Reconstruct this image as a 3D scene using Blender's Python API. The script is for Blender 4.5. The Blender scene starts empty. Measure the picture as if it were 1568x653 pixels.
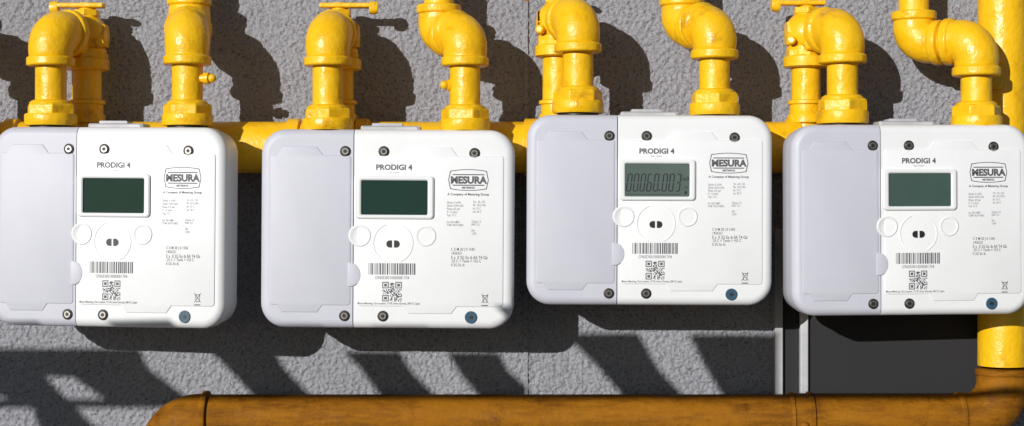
import bpy, bmesh, math, random
from mathutils import Vector, Matrix
random.seed(7)
sc=bpy.context.scene
S=0.0006; CD=1.61; FD=0.11
def X(px,d): return (px-784)*S*(CD-d)/(CD-FD)
def Z(py,d): return (326.5-py)*S*(CD-d)/(CD-FD)
def P(px,py,d): return Vector((X(px,d),-d,Z(py,d)))
A_,B_=0.60,0.30

# ---------------------------------------------------------------- materials
def newmat(name):
    m=bpy.data.materials.new(name); m.use_nodes=True
    nt=m.node_tree; b=nt.nodes['Principled BSDF']; return m,nt,b
def noise(nt,scale,detail=4,rough=.6,coord='Object',stretch=None):
    tc=nt.nodes.new('ShaderNodeTexCoord'); n=nt.nodes.new('ShaderNodeTexNoise')
    n.inputs['Scale'].default_value=scale; n.inputs['Detail'].default_value=detail; n.inputs['Roughness'].default_value=rough
    if stretch:
        mp=nt.nodes.new('ShaderNodeMapping'); mp.inputs['Scale'].default_value=stretch
        nt.links.new(tc.outputs[coord],mp.inputs[0]); nt.links.new(mp.outputs[0],n.inputs[0])
    else: nt.links.new(tc.outputs[coord],n.inputs['Vector'])
    return n
def ramp(nt,src,stops):
    r=nt.nodes.new('ShaderNodeValToRGB'); nt.links.new(src,r.inputs[0])
    e=r.color_ramp.elements
    while len(e)<len(stops): e.new(.5)
    for i,(p,c) in enumerate(stops):
        e[i].position=p; e[i].color=(*c,1) if len(c)==3 else c
    return r
def bump(nt,b,src,strength,dist,prev=None):
    u=nt.nodes.new('ShaderNodeBump'); u.inputs['Strength'].default_value=strength; u.inputs['Distance'].default_value=dist
    nt.links.new(src,u.inputs['Height'])
    if prev: nt.links.new(prev.outputs[0],u.inputs['Normal'])
    nt.links.new(u.outputs[0],b.inputs['Normal']); return u
def paint(name,c1,c2,c3,rough=.34,bs=.6,spec=.5,wear=None):
    m,nt,b=newmat(name)
    n=noise(nt,30,8,.72); r=ramp(nt,n.outputs[0],[(.30,c3),(.42,c1),(.7,c2)])
    src=r.outputs[0]
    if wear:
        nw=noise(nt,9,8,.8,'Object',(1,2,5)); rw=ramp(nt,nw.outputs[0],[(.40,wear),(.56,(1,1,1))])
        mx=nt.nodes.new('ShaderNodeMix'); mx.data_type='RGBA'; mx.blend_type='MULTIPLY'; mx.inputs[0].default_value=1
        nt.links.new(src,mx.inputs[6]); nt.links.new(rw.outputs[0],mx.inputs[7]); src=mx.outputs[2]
    nt.links.new(src,b.inputs['Base Color'])
    n3=noise(nt,60,3); r3=ramp(nt,n3.outputs[0],[(.3,(rough-.1,)*3),(.7,(rough+.15,)*3)])
    nt.links.new(r3.outputs[0],b.inputs['Roughness']); b.inputs['Specular IOR Level'].default_value=spec
    n2=noise(nt,110,3,.5); u=bump(nt,b,n2.outputs[0],bs,.002)
    n4=noise(nt,480,3,.6); bump(nt,b,n4.outputs[0],.45,.0005,u)
    return m
M_yel=paint('yellow_paint',(.83,.465,.005),(.88,.52,.009),(.55,.26,.006))
M_yel_shade=paint('shaded_yellow_paint',(.28,.108,.004),(.33,.13,.006),(.14,.05,.004),.68,.6,.15,(.55,.5,.5))  # yellow pipe in shade: the shade is put into this browner base colour
def plain(name,c,rough=.5,metal=0,bs=0,bscale=900,var=.03):
    m,nt,b=newmat(name)
    n=noise(nt,14,6,.7); r=ramp(nt,n.outputs[0],[(.3,tuple(max(0,x-var*x*2) for x in c)),(.65,c)])
    nt.links.new(r.outputs[0],b.inputs['Base Color'])
    b.inputs['Roughness'].default_value=rough; b.inputs['Metallic'].default_value=metal
    if bs:
        n2=noise(nt,bscale,3); bump(nt,b,n2.outputs[0],bs,.0003)
    return m
M_white=plain('white_plastic',(.77,.78,.78),.42,0,.15)
M_grey=plain('grey_plastic',(.53,.535,.595),.5,0,.2)
M_ink=plain('ink',(.09,.09,.10),.6)
M_inkl=plain('ink_light',(.22,.22,.24),.6)
M_black=plain('black_plastic',(.012,.012,.012),.5)
M_steel=plain('steel',(.28,.27,.25),.35,.9,.3)
M_dsteel=plain('dark_thread',(.05,.045,.04),.5,.7,.3)
M_blue=plain('blue_seal',(.03,.085,.14),.4)
M_seg=plain('lcd_segments',(.012,.018,.018),.5)
def lcdmat(n,c):
    m,nt,b=newmat(n)
    g=noise(nt,30,2)
    r=ramp(nt,g.outputs[0],[(.3,tuple(x*.85 for x in c)),(.7,c)])
    nt.links.new(r.outputs[0],b.inputs['Base Color']); b.inputs['Roughness'].default_value=.12
    b.inputs['Specular IOR Level'].default_value=.14
    return m
M_lcd=[lcdmat('lcd_a',(.012,.040,.032)),lcdmat('lcd_b',(.015,.043,.036)),lcdmat('lcd_c',(.10,.135,.122)),lcdmat('lcd_d',(.055,.095,.08))]
def wallmat():
    m,nt,b=newmat('stucco')
    n=noise(nt,7,7,.75); r=ramp(nt,n.outputs[0],[(.3,(.40,.405,.44)),(.7,(.465,.47,.505))])
    n5=noise(nt,380,4,.7); r5=ramp(nt,n5.outputs[0],[(.36,(.42,.42,.43)),(.45,(.92,.92,.92)),(.62,(1,1,1))])
    mx=nt.nodes.new('ShaderNodeMix'); mx.data_type='RGBA'; mx.blend_type='MULTIPLY'; mx.inputs[0].default_value=1
    nt.links.new(r.outputs[0],mx.inputs[6]); nt.links.new(r5.outputs[0],mx.inputs[7])
    nt.links.new(mx.outputs[2],b.inputs['Base Color']); b.inputs['Roughness'].default_value=.95
    b.inputs['Specular IOR Level'].default_value=.1
    n1=noise(nt,260,5,.65); u=bump(nt,b,n1.outputs[0],1,.005)
    n2=noise(nt,700,4,.7); bump(nt,b,n2.outputs[0],.7,.0012,u)
    return m
M_wall=wallmat()
M_joint=plain('cement',(.46,.46,.47),.9,0,.6,500,.2)
M_dark=plain('recess_shade_panel',(.012,.012,.014),.7,0,.3)  # near-black base colour carries the shade of the recess under the fourth meter
M_trim=plain('trim',(.55,.55,.57),.5,0,.3,400,.2)
M_unseen_screen=plain('unseen_screen_wood',(.2,.13,.08),.8,0,.4,200,.3)
M_ground=plain('ground',(.06,.06,.065),.95,0,.6,60,.3)

# ---------------------------------------------------------------- builders
def empty(name,loc=(0,0,0)):
    e=bpy.data.objects.new(name,None); sc.collection.objects.link(e); e.location=loc; e.empty_display_size=.05; return e
def obj(name,me,mat,parent=None,smooth=True,ang=35):
    if mat and not me.materials: me.materials.append(mat)
    o=bpy.data.objects.new(name,me); sc.collection.objects.link(o)
    if parent: o.parent=parent
    if smooth:
        me.polygons.foreach_set('use_smooth',[True]*len(me.polygons)); me.set_sharp_from_angle(angle=math.radians(ang))
    return o
def frm(bm,name):
    bmesh.ops.recalc_face_normals(bm,faces=bm.faces)
    me=bpy.data.meshes.new(name); bm.to_mesh(me); bm.free(); return me
def tube(name,pts,radii,mat,parent,segs=40,bevel=0,rot0=0):
    bm=bmesh.new(); rings=[]
    pts=[Vector(p) for p in pts]
    t=(pts[1]-pts[0]).normalized(); ref=Vector((0,1,0)) if abs(t.y)<.9 else Vector((1,0,0))
    u=(ref-t*ref.dot(t)).normalized()
    for i,p in enumerate(pts):
        a=pts[max(0,i-1)]; c=pts[min(len(pts)-1,i+1)]
        t=(c-a); 
        if t.length<1e-9: t=Vector((0,0,1))
        t.normalize(); u=(u-t*u.dot(t)).normalized(); v=t.cross(u)
        rings.append([bm.verts.new(p+(u*math.cos(2*math.pi*k/segs+rot0)+v*math.sin(2*math.pi*k/segs+rot0))*radii[i]) for k in range(segs)])
    for a,c in zip(rings,rings[1:]):
        for k in range(segs):
            bm.faces.new((a[k],a[(k+1)%segs],c[(k+1)%segs],c[k]))
    bm.faces.new(rings[0]); bm.faces.new(rings[-1])
    me=frm(bm,name); o=obj(name,me,mat,parent,True,50 if segs>8 else 25)
    if bevel:
        md=o.modifiers.new('b','BEVEL'); md.width=bevel; md.segments=3; md.limit_method='ANGLE'
    return o
def straight(name,a,b,prof,mat,parent,segs=40,bevel=0,rot0=0):
    """prof: list (t metres from a, radius)"""
    a=Vector(a); d=(Vector(b)-a).normalized()
    pts=[a+d*(t+i*1e-6) for i,(t,r) in enumerate(prof)]
    return tube(name,pts,[r for t,r in prof],mat,parent,segs,bevel,rot0)
def elbow(name,C,dA,dB,LA,LB,r,mat,parent,R=.019,rc=None,cl=.0085,endB=True,bul=.07):
    rc=rc or r*1.13
    dA=Vector(dA).normalized(); dB=Vector(dB).normalized(); C=Vector(C)
    R=min(R,LA*.8,LB*.8)
    half=dA.angle(dB)/2; t=min(R/math.tan(half),min(LA,LB)*.9)
    k=.5523*(math.pi-2*half)/(math.pi/2)
    p0=C+dA*t; p3=C+dB*t; p1=p0-dA*t*k; p2=p3-dB*t*k
    pts=[]
    n=int((LA-t)/.0008)+1
    for i in range(n): pts.append(C+dA*(LA-(LA-t)*i/n))
    for i in range(25):
        s=i/24; pts.append(p0*(1-s)**3+p1*3*s*(1-s)**2+p2*3*s*s*(1-s)+p3*s**3)
    n=int((LB-t)/.0008)+1
    for i in range(1,n+1): pts.append(C+dB*(t+(LB-t)*i/n))
    cum=[0]
    for a,b in zip(pts,pts[1:]): cum.append(cum[-1]+(b-a).length)
    T=cum[-1]; rad=[]
    def colf(x):
        if x<.001: return rc-.0012+x*1.2
        if x<cl-.0012: return rc
        if x<cl+.0008: 
            q=(x-cl+.0012)/.002; return rc+(r-rc)*(.5-.5*math.cos(q*math.pi))
        return r
    for x in cum:
        m=1+bul*math.sin(math.pi*x/T)**2
        rr=max(colf(x),colf(T-x) if endB else 0)
        rad.append(rr if rr>r else r*m)
    return tube(name,pts,rad,mat,parent,48)
def V3(px,py,f): # local meter coords, f = height in front of face (m)
    return Vector(((px-592.5)*S,-f,(350.5-py)*S))
def rr(x0,y0,x1,y1,r,n=8):
    out=[]
    for cx,cy,a0 in ((x1-r,y0+r,-90),(x1-r,y1-r,0),(x0+r,y1-r,90),(x0+r,y0+r,180)):
        for i in range(n+1):
            a=math.radians(a0+90*i/n); out.append((cx+r*math.cos(a),cy+r*math.sin(a)))
    return out
def inset(poly,d):
    n=len(poly); out=[]
    ar=sum(poly[i][0]*poly[(i+1)%n][1]-poly[(i+1)%n][0]*poly[i][1] for i in range(n))
    sg=1 if ar>0 else -1
    for i in range(n):
        p=Vector(poly[i-1]); q=Vector(poly[i]); r=Vector(poly[(i+1)%n])
        a=(q-p); b=(r-q)
        if a.length<1e-6: a=b
        if b.length<1e-6: b=a
        a.normalize(); b.normalize()
        n1=Vector((-a.y,a.x))*sg; n2=Vector((-b.y,b.x))*sg; m=(n1+n2); m.normalize()
        c=max(.5,m.dot(n1)); q2=q+m*d/c; out.append((q2.x,q2.y))
    return out
def loops(name,ls,mat,parent,cap0=True,cap1=True,ang=35):
    bm=bmesh.new(); R=[[bm.verts.new(V3(x,y,f)) for x,y in poly] for poly,f in ls]
    for a,c in zip(R,R[1:]):
        for k in range(len(a)): bm.faces.new((a[k],a[(k+1)%len(a)],c[(k+1)%len(a)],c[k]))
    if cap0: bm.faces.new(R[0])
    if cap1: bm.faces.new(R[-1])
    return obj(name,frm(bm,name),mat,parent,True,ang)
def plate(name,poly,f0,f1,mat,parent,bev=1.2):
    return loops(name,[(poly,f0),(poly,f1-bev*S*.7),(inset(poly,bev*.35),f1-bev*S*.2),(inset(poly,bev),f1)],mat,parent)
def frame(name,outer,inner,f0,f1,mat,parent,bev=1.5):
    return loops(name,[(outer,f0),(outer,f1-bev*S*.6),(inset(outer,bev),f1),(inset(inner,-bev),f1),(inner,f1-bev*S*.6),(inner,f0)],mat,parent,False,False,30)
def circ(cx,cy,r,n=32,a0=0,a1=360):
    return [(cx+r*math.cos(math.radians(a0+(a1-a0)*i/n)),cy+r*math.sin(math.radians(a0+(a1-a0)*i/n))) for i in range(n)]
def textmesh(s,size,bold=0,align='CENTER',sx=1):
    cu=bpy.data.curves.new('t','FONT'); cu.body=s; cu.size=size; cu.align_x=align; cu.offset=bold; cu.space_line=.9
    cu.resolution_u=3
    o=bpy.data.objects.new('t',cu); sc.collection.objects.link(o)
    bpy.context.view_layer.update()
    me=bpy.data.meshes.new_from_object(o.evaluated_get(bpy.context.evaluated_depsgraph_get()))
    bpy.data.objects.remove(o); bpy.data.curves.remove(cu)
    me.transform(Matrix.Rotation(math.pi/2,4,'X')@Matrix.Diagonal((sx,1,1,1)))
    return me

# ---------------------------------------------------------------- shared meter data
F1=.0009; FP=F1+.00012
def polys_mesh(name,polys,f,shift=(0,0)):
    bm=bmesh.new()
    for p in polys: bm.faces.new([bm.verts.new(V3(x,y,f)) for x,y in p])
    bmesh.ops.recalc_face_normals(bm,faces=bm.faces)
    me=bpy.data.meshes.new(name); bm.to_mesh(me); bm.free(); return me
def rect(x0,y0,x1,y1): return [(x0,y0),(x1,y0),(x1,y1),(x0,y1)]
def make_prints():
    out=[]
    def T(s,px,py,h,mat,bold=0,align='CENTER',sx=1,name='label_text'):
        me=textmesh(s,h*S/.72,bold,align,sx); me.materials.append(mat)
        me.transform(Matrix.Translation(V3(px,py,FP))); out.append((name,me))
    T('PRODIGI 4',603,260,8.2,M_ink,.00025,sx=1.04)
    T('Gas meter',603,265.5,3,M_inkl); T('G4',603,270.5,3,M_inkl)
    T('MESURA',717,280,10.6,M_ink,.00045,sx=1.0,name='badge_text')
    T('METERING',717,288.2,3.0,M_ink,.0001,name='badge_text')
    T('A Company of Metering Group',717,298.5,3.6,M_ink,.00008,sx=1.0)
    L=lambda ls,x,y,h,step,al='LEFT',mat=M_inkl,sx=.9,b=.00003:[T(s,x,y+i*step,h,mat,b,al,sx) for i,s in enumerate(ls)]
    L(['Qmax: 6 m3/h','Qmin: 0,04 m3/h','Pmax: 0,5 bar','V: 1,2 dm3','Tsp: 15 C'],684,311,3.6,4.9,sx=.75)
    L(['Tm -25..+55','Pb: 1013 hPa','tb: 15 C','tm: 20 C'],724,310,3.6,5,sx=.75)
    L(['No 2021-MID','TCM 142/19-5802'],684,341,3.3,4.5,sx=.75)
    L(['Classe 1,5','IP65 T:2','','EN','1359'],722,340,3.3,4.6,sx=.8)
    L(['C E M 20 | 0 1542','1426321','','-25 C < Tamb < +55 C','II 2G Ex ib'],691,383,4.4,6,sx=.8,mat=M_ink)
    T('E x  II 2G Ex ib IIA T4 Gb',691,396,5.2,M_ink,.00004,'LEFT',.74)
    T('G960D0010000081704',601,427.5,5,M_inkl,.00003,sx=.8)
    T('Mesura Metering, Ctra Location, 17170, Amer (Girona), (08171), Spain',548,466,3.2,M_ink,.00003,'LEFT',.75)
    ps=[]; x=565.0; rnd=random.Random(3)
    while x<637:
        w=rnd.choice([.8,.8,1.5,2.2]); ps.append(rect(x,403,min(x+w,637.5),420.5)); x+=w+rnd.choice([.8,1.0,1.6])
    N=21; q=30/N
    for i in range(N):
        for j in range(N):
            on=rnd.random()<.5
            for (a,b) in ((0,0),(N-7,0),(0,N-7)):
                u,v=i-a,j-b
                if -1<=u<=7 and -1<=v<=7:
                    on= 0<=u<=6 and 0<=v<=6 and (u in(0,6) or v in(0,6) or (2<=u<=4 and 2<=v<=4))
            if on: ps.append(rect(586+i*q,431.5+j*q,586+(i+1.02)*q,431.5+(j+1.02)*q))
    ps+= [rect(738,466,748,467.5),rect(739,451,748,452)]
    def line(x0,y0,x1,y1,w): 
        d=Vector((x1-x0,y1-y0)).normalized(); n=Vector((-d.y,d.x))*w/2
        return [(x0+n.x,y0+n.y),(x1+n.x,y1+n.y),(x1-n.x,y1-n.y),(x0-n.x,y0-n.y)]
    ps+=[line(738,449,748.5,463,.9),line(748.5,449,738,463,.9),line(740,452,741,462,.9),line(747,452,746,462,.9),line(741,462,746,462,.9)]
    me=polys_mesh('codes',ps,FP-.00003); me.materials.append(M_ink); out.append(('barcode_and_qr_print',me))
    def badge(k,w,h):
        p=[]
        for i in range(13): 
            t=-1+2*i/12; p.append((717+w*t*k,275-(h+2.5*(1-t*t))*1))
        p.append((717+w*k+3,275)) 
        for i in range(13):
            t=1-2*i/12; p.append((717+w*t*k,275+(h+2.5*(1-t*t))))
        p.append((717-w*k-3,275)); return p
    def ringm(o,i,f,n):
        bm=bmesh.new(); a=[bm.verts.new(V3(x,y,f)) for x,y in o]; b=[bm.verts.new(V3(x,y,f)) for x,y in i]
        for k in range(len(a)): bm.faces.new((a[k],a[(k+1)%len(a)],b[(k+1)%len(a)],b[k]))
        me=frm(bm,n); me.materials.append(M_ink); return me
    out.append(('badge_outline',ringm(badge(1,28,14),badge(1,26.8,12.9),FP,'br')))
    me=polys_mesh('bb',[[(693,266),(741,266),(742,267.6),(692,267.6)],[(692,282.2),(742,282.2),(741,283.8),(693,283.8)]],FP+.00002); me.materials.append(M_ink); out.append(('badge_bands',me))
    return out
PR=make_prints()
def screw(name,px,py,parent):
    loops(name+'_washer',[(circ(px,py,8.3),0.0),(circ(px,py,8.3),.0006),(circ(px,py,7.4),.0009),(circ(px,py,6.6),.0009),(circ(px,py,6.6),.0002)],M_dsteel,parent)
    loops(name+'_head',[(circ(px,py,6),.0002),(circ(px,py,6),.0011),(circ(px,py,5),.0016),(circ(px,py,2.8),.0016),(circ(px,py,2.3),.0008)],M_steel,parent)
    loops(name+'_socket',[(circ(px,py,2.5,6),.0006),(circ(px,py,2.5,6),.00135)],M_black,parent)
SEG={'0':'abcdef','6':'acdefg','3':'abcdg','.':''}
def segs(px,py,w,h,ch):
    t=w*.24; sl=.12; out=[]
    def q(x0,y0,x1,y1): return [(a+(py+h-b)*sl,b) for a,b in rect(x0,y0,x1,y1)]
    D={'a':(px+t,py,px+w-t,py+t),'g':(px+t,py+h/2-t/2,px+w-t,py+h/2+t/2),'d':(px+t,py+h-t,px+w-t,py+h),
       'f':(px,py+t*.6,px+t,py+h/2-t*.4),'e':(px,py+h/2+t*.4,px+t,py+h-t*.6),'b':(px+w-t,py+t*.6,px+w,py+h/2-t*.4),'c':(px+w-t,py+h/2+t*.4,px+w,py+h-t*.6)}
    return [q(*D[s]) for s in SEG[ch]]
def tabpoly(x0,x1,y0,y1,t0,t1,r=5):
    p=[]
    def cor(cx,cy,a0):
        return [(cx+r*math.cos(math.radians(a0+90*i/5)),cy+r*math.sin(math.radians(a0+90*i/5))) for i in range(6)]
    p+=cor(x0+r,y0+r,180)
    p+=[(t0,y0),(t0+10,y0-13),(t1-10,y0-13),(t1,y0)]
    p+=cor(x1-r,y0+r,270); p+=cor(x1-r,y1-r,0)
    p+=[(t1,y1),(t1-8,y1+11),(t0+8,y1+11),(t0,y1)]
    p+=cor(x0+r,y1-r,90)
    return p
def meter(cx,cy,sx,sz,yaw,roll,lcd,digits=False,dd=0):
    e=empty('gas_meter',P(cx,cy,FD+dd)); e.rotation_euler=(0,math.radians(roll),math.radians(yaw)); e.scale=(sx,1,sz)
    def body():
        bm=bmesh.new(); ls=[]
        ls.append((5,-.049)); ls.append((3,-.047)); ls.append((1,-.026)); ls.append((1.6,-.0255)); ls.append((1.6,-.0245)); ls.append((0,-.024))
        for i in range(9):
            t=math.radians(90*i/8); ls.append((13*(1-math.cos(t)),-.0075*(1-math.sin(t))))
        R=[[bm.verts.new(V3(x,y,f)) for x,y in rr(398+i,198+i,787-i,503-i,38-i,10)] for i,f in ls]
        for a,c in zip(R,R[1:]):
            for k in range(len(a)): bm.faces.new((a[k],a[(k+1)%len(a)],c[(k+1)%len(a)],c[k]))
        bm.faces.new(R[0]); bm.faces.new(R[-1]); bmesh.ops.recalc_face_normals(bm,faces=bm.faces); return bm
    for nm,sxp,inner,mat in (('terminal_cover',540.3,False,M_grey),('front_housing',541.7,True,M_white)):
        bm=body(); co=V3(sxp,350,0)
        g=bmesh.ops.bisect_plane(bm,geom=bm.verts[:]+bm.edges[:]+bm.faces[:],plane_co=co,plane_no=(1,0,0),clear_outer=not inner,clear_inner=inner)
        ed=[x for x in g['geom_cut'] if isinstance(x,bmesh.types.BMEdge)]
        bmesh.ops.contextual_create(bm,geom=ed)
        me=frm(bm,nm); obj(nm,me,mat,e,True,30)
    plate('cover_panel',tabpoly(413,537,238,468,424,494),-.001,F1*.8,M_grey,e,1.6)
    pr=tabpoly(547,771,238,469,618,700)
    plate('front_panel',pr,-.001,F1,M_white,e,1.6)
    lob=[(533,403),(537,403)]+[(537+15.5*math.sin(math.radians(a)),421-18*math.cos(math.radians(a))) for a in range(10,180,10)]+[(537,439),(533,439)]
    plate('cover_latch',lob,-.001,F1+.00045,M_grey,e,1.0)
    frame('display_bezel',rr(543,269,664,335,6,5),rr(553,276,655,329,2.5,5),0,.0034,M_white,e,2.2)
    loops('display_glass',[(rr(552,275,656,330,2.5,5),.0005),(rr(552,275,656,330,2.5,5),.0014)],M_lcd[lcd],e)
    if digits:
        ps=[]; x=554
        for ch in '00060.003':
            if ch=='.': ps.append(rect(x-1,317,x+1.6,320)); x+=3; continue
            ps+=segs(x,292,8.2,29,ch); x+=10.6
        me=polys_mesh('dg',ps,.00155); obj('display_digits',me,M_seg,e,False)
        t=textmesh('m3',6*S/.7,.0001); t.transform(Matrix.Translation(V3(649,303,.00155))); obj('display_unit',t,M_seg,e,False)
        me=polys_mesh('dg2',[rect(646,313,653,314.2),rect(648,316,652,317),rect(647,320,651,325),rect(556,325,640,325.6)],.00155); obj('display_flags',me,M_seg,e,False)
    for nm,px,py,r in (('service_button',551,361,17),('service_button',652,361,16)):
        loops(nm,[(circ(px,py,r,48),0),(circ(px,py,r,48),.0011),(circ(px,py,r-1,48),.0016),(circ(px,py,r-2,48),.0016),(circ(px,py,r-5,48),.0008),(circ(px,py,r-9,48),.0003),(circ(px,py,2,48),.0002)],M_white,e,False,True,60)
    for a0,a1 in ((112,248),(-68,68)):
        o=circ(602,372,31,28,a0,a1+4); i=circ(602,372,29.4,28,a0,a1+4)
        poly=o+i[::-1]
        bm=bmesh.new(); f0=[bm.verts.new(V3(x,y,F1-.0003)) for x,y in poly]; f1=[bm.verts.new(V3(x,y,F1+.0005)) for x,y in poly]
        n=len(o)
        for k in range(n-1):
            bm.faces.new((f1[k],f1[k+1],f1[2*n-2-k],f1[2*n-1-k]))
        for k in range(2*n): bm.faces.new((f0[k],f0[(k+1)%(2*n)],f1[(k+1)%(2*n)],f1[k]))
        obj('optical_port_rim',frm(bm,'r'),M_white,e)
    for s in (-1,1):
        p=[(602+s*1.6,368),(602+s*5,368)]+[(602+s*(5+5.2*math.sin(math.radians(a))),373.5-5.5*math.cos(math.radians(a))) for a in range(15,180,15)]+[(602+s*5,379),(602+s*1.6,379)]
        loops('optical_port',[(p,F1-.0003),(p,F1+.0004)],M_black,e)
    for n,(px,py) in enumerate(((528,232),(587,232),(726,234),(528,484),(587,484))): screw('screw_%d'%(n+1),px,py,e)
    loops('blue_seal',[(circ(722,485,9.5),-.0002),(circ(722,485,9.5),.0006),(circ(722,485,8.6),.001),(circ(722,485,6.6),.001),(circ(722,485,6.2),.0006)],M_blue,e)
    loops('seal_mark',[(circ(722,485,3.5,6),.0004),(circ(722,485,3.5,6),.0009)],M_dsteel,e)
    for nm,me in PR: obj(nm,me,None,e,False)
    loops('top_lug',[(rr(548,191,640,202,3,3),-.038),(rr(548,191,640,202,3,3),-.018),(rr(552,193,636,202,3,3),-.016)],M_trim,e)
    loops('top_lug_cap',[(rr(565,187,612,193,2,3),-.036),(rr(565,187,612,193,2,3),-.02)],M_trim,e)
    return e
meter(164,348,.945,1.0,-6,.5,0,dd=.01)
meter(592.5,350.8,1,1,-1,.35,1)
meter(995,322,.968,.957,0,.2,2,True)
meter(1397,337,.95,.955,4,-.25,3,dd=.007)

# ---------------------------------------------------------------- pipework
DC=.085; PR_=.0143; ER=.0197
UP=Vector((0,0,1)); DN=Vector((0,0,-1))
def nut(px,y0,y1,hw,par,d=DC,name='union_nut'):
    k=S*(CD-d)/(CD-FD); h=(y1-y0)*k; R=hw*k; b=P(px,y1,d)
    straight(name,b,b+UP,[(0,R*.96),(.0012,R),(h*.42,R),(h*.48,R*.97)],M_yel,par,48)
    rot=random.random()
    straight(name+'_hex',b+UP*(h*.38),b+UP,[(0,R*.98),(h*.46,R*.98),(h*.54,R*.88)],M_yel,par,6,.0012,rot)
    straight(name+'_neck',b+UP*(h*.85),b+UP,[(0,R*.82),(h*.12,R*.80),(h*.2,R*.68)],M_yel,par)
    straight('thread',b-UP*.007,b+UP,[(0,R*.80),(.009,R*.80)],M_dsteel,par)
def sphere(name,c,r,mat,par,sc_=(1,1,1)):
    bm=bmesh.new(); bmesh.ops.create_uvsphere(bm,u_segments=40,v_segments=24,radius=r)
    for v in bm.verts: v.co=Vector((v.co.x*sc_[0],v.co.y*sc_[1],v.co.z*sc_[2]))+c
    return obj(name,frm(bm,name),mat,par)
def bar(name,a,b,w,t,mat,par):
    a=Vector(a); b=Vector(b); d=(b-a).normalized(); u=Vector((0,0,1)); s=d.cross(u).normalized()
    bm=bmesh.new(); bmesh.ops.create_cube(bm,size=1)
    L=(b-a).length
    for v in bm.verts: v.co=(a+b)/2+d*v.co.x*L+s*v.co.y*w+u*v.co.z*t
    o=obj(name,frm(bm,name),mat,par,False); md=o.modifiers.new('b','BEVEL'); md.width=min(w,t)*.35; md.segments=3
    return o
for (cx,yt,ny0,ny1,rx,vy,hdl) in ((78,47,156,193,133,44,-1),(502,47,163,200,519,44,1),(885,26,135,174,853,28,-1),(1290,43,148,190,1234,50,-1)):
    par=empty('inlet_gas_pipe')
    C1=P(cx,yt,DC); C2=P(rx,vy,.035); C2.z=C1.z
    dv=C2-C1; L=dv.length
    nut(cx,ny0,ny1,39.5,par)
    elbow('elbow',C1,DN,dv,.0335,min(.033,L*.55),ER,M_yel,par)
    a=P(cx,ny0+4,DC); straight('pipe',a,C1,[(i*.002,PR_) for i in range(int(((C1-a).length-.02)/.002))],M_yel,par)
    tube('link_pipe',[C1+dv*.3,C1+dv*.6,C2],[PR_]*3,M_yel,par)
    sphere('valve_body',C2,.0205,M_yel,par,(1,1,1.05))
    straight('valve_collar',C2-UP*.033,C2,[(0,.019),(.001,.0215),(.010,.0215),(.012,.0185),(.02,.0185)],M_yel,par)
    straight('valve_hex',C2-UP*.024,C2,[(0,.021),(.008,.021)],M_yel,par,6,.001)
    side=Vector((1 if rx>=cx else -1,0,0))
    straight('valve_end',C2,C2+side,[(0,.014),(.014,.014),(.019,.0125),(.0195,.0125)],M_yel,par,6,.001)
    straight('plug',C2-UP*.012-Vector((0,.012,0)),C2-UP*.012-Vector((0,.03,0)),[(0,.007),(.012,.007),(.014,.005)],M_yel,par,6,.0006)
    q=C2-UP*.008+side*.014-Vector((0,.008,0)); straight('bolt',q,q-Vector((0,1,0))+side*.3,[(0,.0045),(.012,.0045),(.013,.003)],M_yel,par,6,.0005)
    straight('stem',C2,C2+UP,[(0,.011),(.02,.011),(.0235,.009),(.032,.007)],M_yel,par)
    straight('packing_nut',C2+UP*.019,C2+UP,[(0,.013),(.006,.013)],M_yel,par,6,.0008)
    zc=C2+UP*.029
    bar('handle',zc+Vector((-.03 if hdl<0 else -.018,-.004,0)),zc+Vector((.018 if hdl<0 else .036,-.004,0)),.013,.0045,M_yel,par)
    straight('handle_grip',zc+Vector((-.034 if hdl<0 else .038,-.004,-.002)),zc+Vector((0,-.004,-.002)),[(0,.0055),(.004,.0065),(.008,.006)],M_yel,par)
    b=C2-UP*.03; zt=Z(215,.032)
    straight('riser',Vector((C2.x,-.035,zt)),b,[(i*.004,PR_*.98) for i in range(int((b.z-zt)/.004)+1)],M_yel,par)
    nb=Vector((C2.x,-.035,Z(190,.035)))
    straight('riser_union',nb,nb+UP,[(0,.0155),(.001,.0175),(.008,.0175),(.010,.0155),(.018,.0155),(.019,.0175),(.022,.0175),(.023,.015)],M_yel,par)
for (cx,yt,ny0,ny1,rx,ry,rd) in ((287,45,156,193,290,45,.040),(712,47,163,201,672,58,.048),(1094,36,139,177,1044,46,.048),(1495,62,158,197,1399,68,.048),(-72,45,160,198,-95,50,.040)):
    par=empty('outlet_gas_pipe')
    C1=P(cx,yt,DC); C2=P(rx,ry,rd); dv=C2-C1; L=dv.length; dn=dv.normalized()
    nut(cx,ny0,ny1,38.5,par)
    lb=min(.030,L*.5)
    elbow('elbow',C1,DN,dn,.0335,lb,ER,M_yel,par)
    a=P(cx,ny0+4,DC); straight('pipe',a,C1,[(i*.002,PR_) for i in range(int(((C1-a).length-.02)/.002))],M_yel,par)
    tube('link_pipe',[C1+dn*.012,C1+dv*.5,C2-dn*.012],[PR_]*3,M_yel,par)
    elbow('upper_elbow',C2,-dn,UP,lb*.95,.031,ER*.96,M_yel,par)
    straight('riser',C2+UP*.025,C2+UP,[(i*.01,PR_) for i in range(130)],M_yel,par)
    s=1 if cx in(287,) else -1
    q=P(cx,121 if cx==287 else ny0-32,DC)
    if cx in (287,712):
        e_=.012 if cx==712 else .017
        straight('test_nipple',q,q+Vector((s,-.25,0)),[(0,.004),(e_,.004),(e_+.0002,.0055),(e_+.005,.0055),(e_+.0055,.003)],M_yel,par,16)
        sphere('nipple_knob',q+Vector((s*(e_+.007),-.006,0)),.004,M_yel,par)
par=empty('gas_manifold_pipe')
c0=P(-300,226,.032); c1=P(1230,226,.032)
L=(c1-c0).length; n=120
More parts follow.
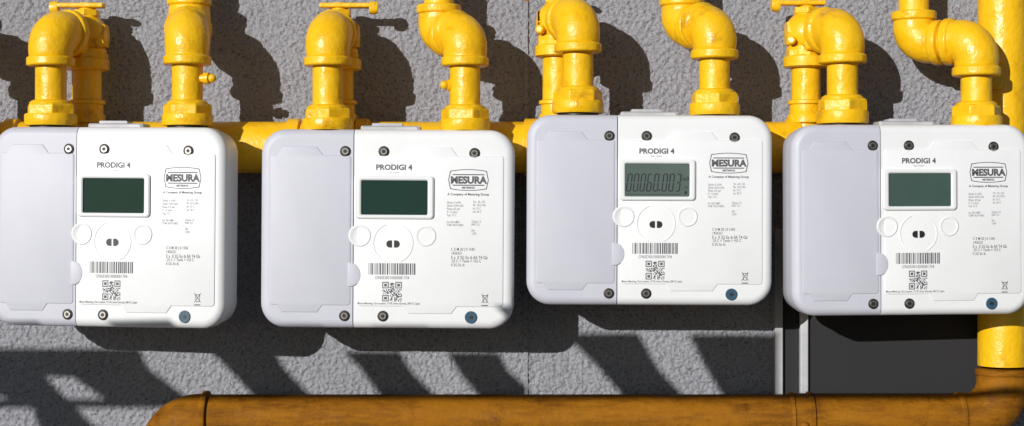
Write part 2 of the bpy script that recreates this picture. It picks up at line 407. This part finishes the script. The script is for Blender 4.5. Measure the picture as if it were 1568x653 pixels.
straight('pipe',c0,c1,[(L*i/n,.0248) for i in range(n+1)],M_yel,par,56)
for px in (450,555,812,1212,20):
    c=P(px,226,.032)
    straight('coupling',c-Vector((.006,0,0)),c+Vector((.01,0,0)),[(0,.0262),(.001,.0278),(.012,.0278),(.013,.0262)],M_yel,par,48)
sphere('end_cap',c1,.0248,M_yel,par,(.5,1,1))
par=empty('main_gas_riser')
k=S*(CD-.035)/(CD-FD)
a=P(1535,560,.035); b=Vector((a.x,-.035,1.4)); L=(b-a).length
straight('pipe',a,b,[(L*i/60,37*k) for i in range(61)],M_yel,par,56)
q=P(1520,128,.055); straight('weld_boss',q,q+Vector((.1,-1,0)),[(0,.0065),(.010,.0065),(.0115,.005)],M_yel,par,16)
par=empty('lower_gas_pipe')
yy=641; dL=.036; rL=.0238
CL=P(252,yy,dL); CR=P(1535,yy,dL)
ex=Vector((1,0,0))
elbow('elbow_left',CL,ex,DN,.043,.05,rL*.99,M_yel_shade,par,R=.036,rc=rL*1.12,cl=.006,bul=.03)
elbow('elbow_right',CR,-ex,UP,.045,.048,rL*1.02,M_yel_shade,par,R=.034,rc=rL*1.08,cl=.006,bul=.03)
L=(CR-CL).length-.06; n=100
straight('pipe',CL+ex*.03,CR,[(L*i/n,rL*.97) for i in range(n+1)],M_yel_shade,par,56)
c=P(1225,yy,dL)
straight('coupling',c-ex*.012,c+ex,[(0,rL),(.001,rL*1.07),(.004,rL*1.09),(.0045,rL*1.02),(.019,rL*1.02),(.0195,rL*1.09),(.023,rL*1.07),(.024,rL)],M_yel_shade,par,48)
sphere('coupling_bolt',c+Vector((0,-rL*.95,-.004)),.005,M_yel_shade,par)
straight('down_pipe',CL-UP*.04,CL-UP,[(i*.05,rL*.97) for i in range(24)],M_yel_shade,par,48)

# ---------------------------------------------------------------- setting
def axis(lo,hi,c0,c1,fine,coarse):
    out=[]; v=lo
    while v<c0-1e-6: out.append(v); v+=coarse
    n=int((c1-c0)/fine); out+= [c0+(c1-c0)*i/n for i in range(n)]
    v=c1
    while v<hi+1e-6: out.append(v); v+=coarse
    return out
xs=axis(-4,4,-.6,.6,.0011,.1); zs=axis(-1.2,1.8,-.26,.26,.0011,.1)
vs=[(x,0,z) for z in zs for x in xs]; nx=len(xs)
fs=[(j*nx+i,j*nx+i+1,(j+1)*nx+i+1,(j+1)*nx+i) for j in range(len(zs)-1) for i in range(nx-1)]
me=bpy.data.meshes.new('wall'); me.from_pydata(vs,[],fs)
w=obj('stucco_wall',me,M_wall,None,True,180)
for nm,sca,st in (('c1',.0037,.0050),('c2',.03,.0010)):
    t=bpy.data.textures.new(nm,'CLOUDS'); t.noise_scale=sca; t.noise_depth=2
    md=w.modifiers.new(nm,'DISPLACE'); md.texture=t; md.strength=st; md.mid_level=.5; md.texture_coords='LOCAL'; md.direction='Y'
def box(name,x0,x1,z0,z1,y0,y1,mat,par=None,bev=.001):
    bm=bmesh.new(); bmesh.ops.create_cube(bm,size=1)
    for v in bm.verts: v.co=Vector(((x0+x1)/2+v.co.x*(x1-x0),(y0+y1)/2+v.co.y*(y1-y0),(z0+z1)/2+v.co.z*(z1-z0)))
    o=obj(name,frm(bm,name),mat,par,False)
    if bev: md=o.modifiers.new('b','BEVEL'); md.width=bev; md.segments=2
    return o
box('wall_joint',X(802,0),X(809,0),-1.2,1.8,-.0020,.01,M_wall)
par=empty('wall_cabinet')
box('recess_shade_box',X(1236,0),X(1502,0),Z(602,0),Z(360,0),-.009,.01,M_dark,par)
box('frame_edge',X(1222,0),X(1234,0),Z(606,0),Z(350,0),-.014,.01,M_trim,par)
box('recess_shade_strip',X(1197,0),X(1222,0),Z(606,0),Z(350,0),-.006,.01,M_dark,par)  # flat box in front of the wall; shade comes from its dark colour
box('frame_edge_outer',X(1184,0),X(1196,0),Z(606,0),Z(350,0),-.012,.01,M_joint,par)
bm=bmesh.new(); bmesh.ops.create_grid(bm,x_segments=40,y_segments=40,size=60)
for v in bm.verts: v.co.z=-1.2
obj('ground',frm(bm,'ground'),M_ground,None,False)
par=empty('unseen_shadow_screen'); FY=1.0  # added screen out of view, shaped to throw diagonal shadow stripes on the wall
def fp(px,py): return Vector((X(px,0)-A_*FY,-FY,Z(py,0)+B_*FY))
sk_=[0]
def shadow_slat(poly):  # outline follows the wanted wall shadow, shifted back towards the sun
    sk_[0]+=1; o_=-.0015*sk_[0]
    bm=bmesh.new(); a=[bm.verts.new(fp(*p)+Vector((0,o_,0))) for p in poly]; b=[bm.verts.new(fp(*p)+Vector((0,o_-.001,0))) for p in poly]; n=len(a)
    for k in range(n): bm.faces.new((a[k],a[(k+1)%n],b[(k+1)%n],b[k]))
    bm.faces.new(a); bm.faces.new(b)
    obj('shadow_slat',frm(bm,'shadow_slat'),M_unseen_screen,par,False)
shadow_slat([(-60,533),(212,533),(224,562),(290,612),(190,625),(150,606),(112,578),(68,576),(150,660),(60,662),(48,624),(0,606),(-60,600)])
shadow_slat([(316,534),(416,534),(432,562),(482,614),(393,614),(352,570)])
shadow_slat([(520,536),(608,536),(624,565),(672,614),(585,614),(545,560)])
shadow_slat([(678,537),(758,537),(772,565),(802,590),(802,614),(735,614),(700,572)])
shadow_slat([(856,507),(970,507),(1000,560),(1050,614),(955,614),(905,556)])
shadow_slat([(1046,508),(1190,508),(1190,614),(1105,614),(1072,560)])
zr=fp(0,609).z; box('unseen_screen_rail',-1.45,.75,zr-.003,zr+.004,-FY-.026,-FY-.0165,M_unseen_screen,par)
for x in (-1.45,.75): box('unseen_screen_post',x-.03,x+.03,-1.2,zr+.03,-FY-.08,-FY-.027,M_unseen_screen,par)

# ---------------------------------------------------------------- light, sky, camera
sd=Vector((A_,1,-B_)).normalized()
l=bpy.data.lights.new('sun','SUN'); l.energy=4.15; l.angle=math.radians(.4); l.color=(1,.975,.95)
so=bpy.data.objects.new('sun',l); sc.collection.objects.link(so); so.rotation_euler=sd.to_track_quat('-Z','Y').to_euler(); so.location=(-3,-5,3)
wd=bpy.data.worlds.new('World'); sc.world=wd; wd.use_nodes=True; nt=wd.node_tree
sk=nt.nodes.new('ShaderNodeTexSky'); sk.sky_type='NISHITA'; sk.sun_disc=False
sk.sun_elevation=math.asin(-sd.z); sk.sun_rotation=math.atan2(-A_,-1)%(2*math.pi); sk.dust_density=.3; sk.ozone_density=2.2
bg=nt.nodes['Background']; bg.inputs[1].default_value=.05; nt.links.new(sk.outputs[0],bg.inputs[0])
cam=bpy.data.cameras.new('camera'); co=bpy.data.objects.new('camera',cam); sc.collection.objects.link(co)
co.location=(0,-CD,0); co.rotation_euler=(math.pi/2,0,0); cam.sensor_width=36; cam.lens=36*(CD-FD)/(1568*S); cam.clip_start=.02; cam.clip_end=300
sc.camera=co
sc.view_settings.view_transform='Standard'; sc.view_settings.look='None'; sc.view_settings.exposure=0
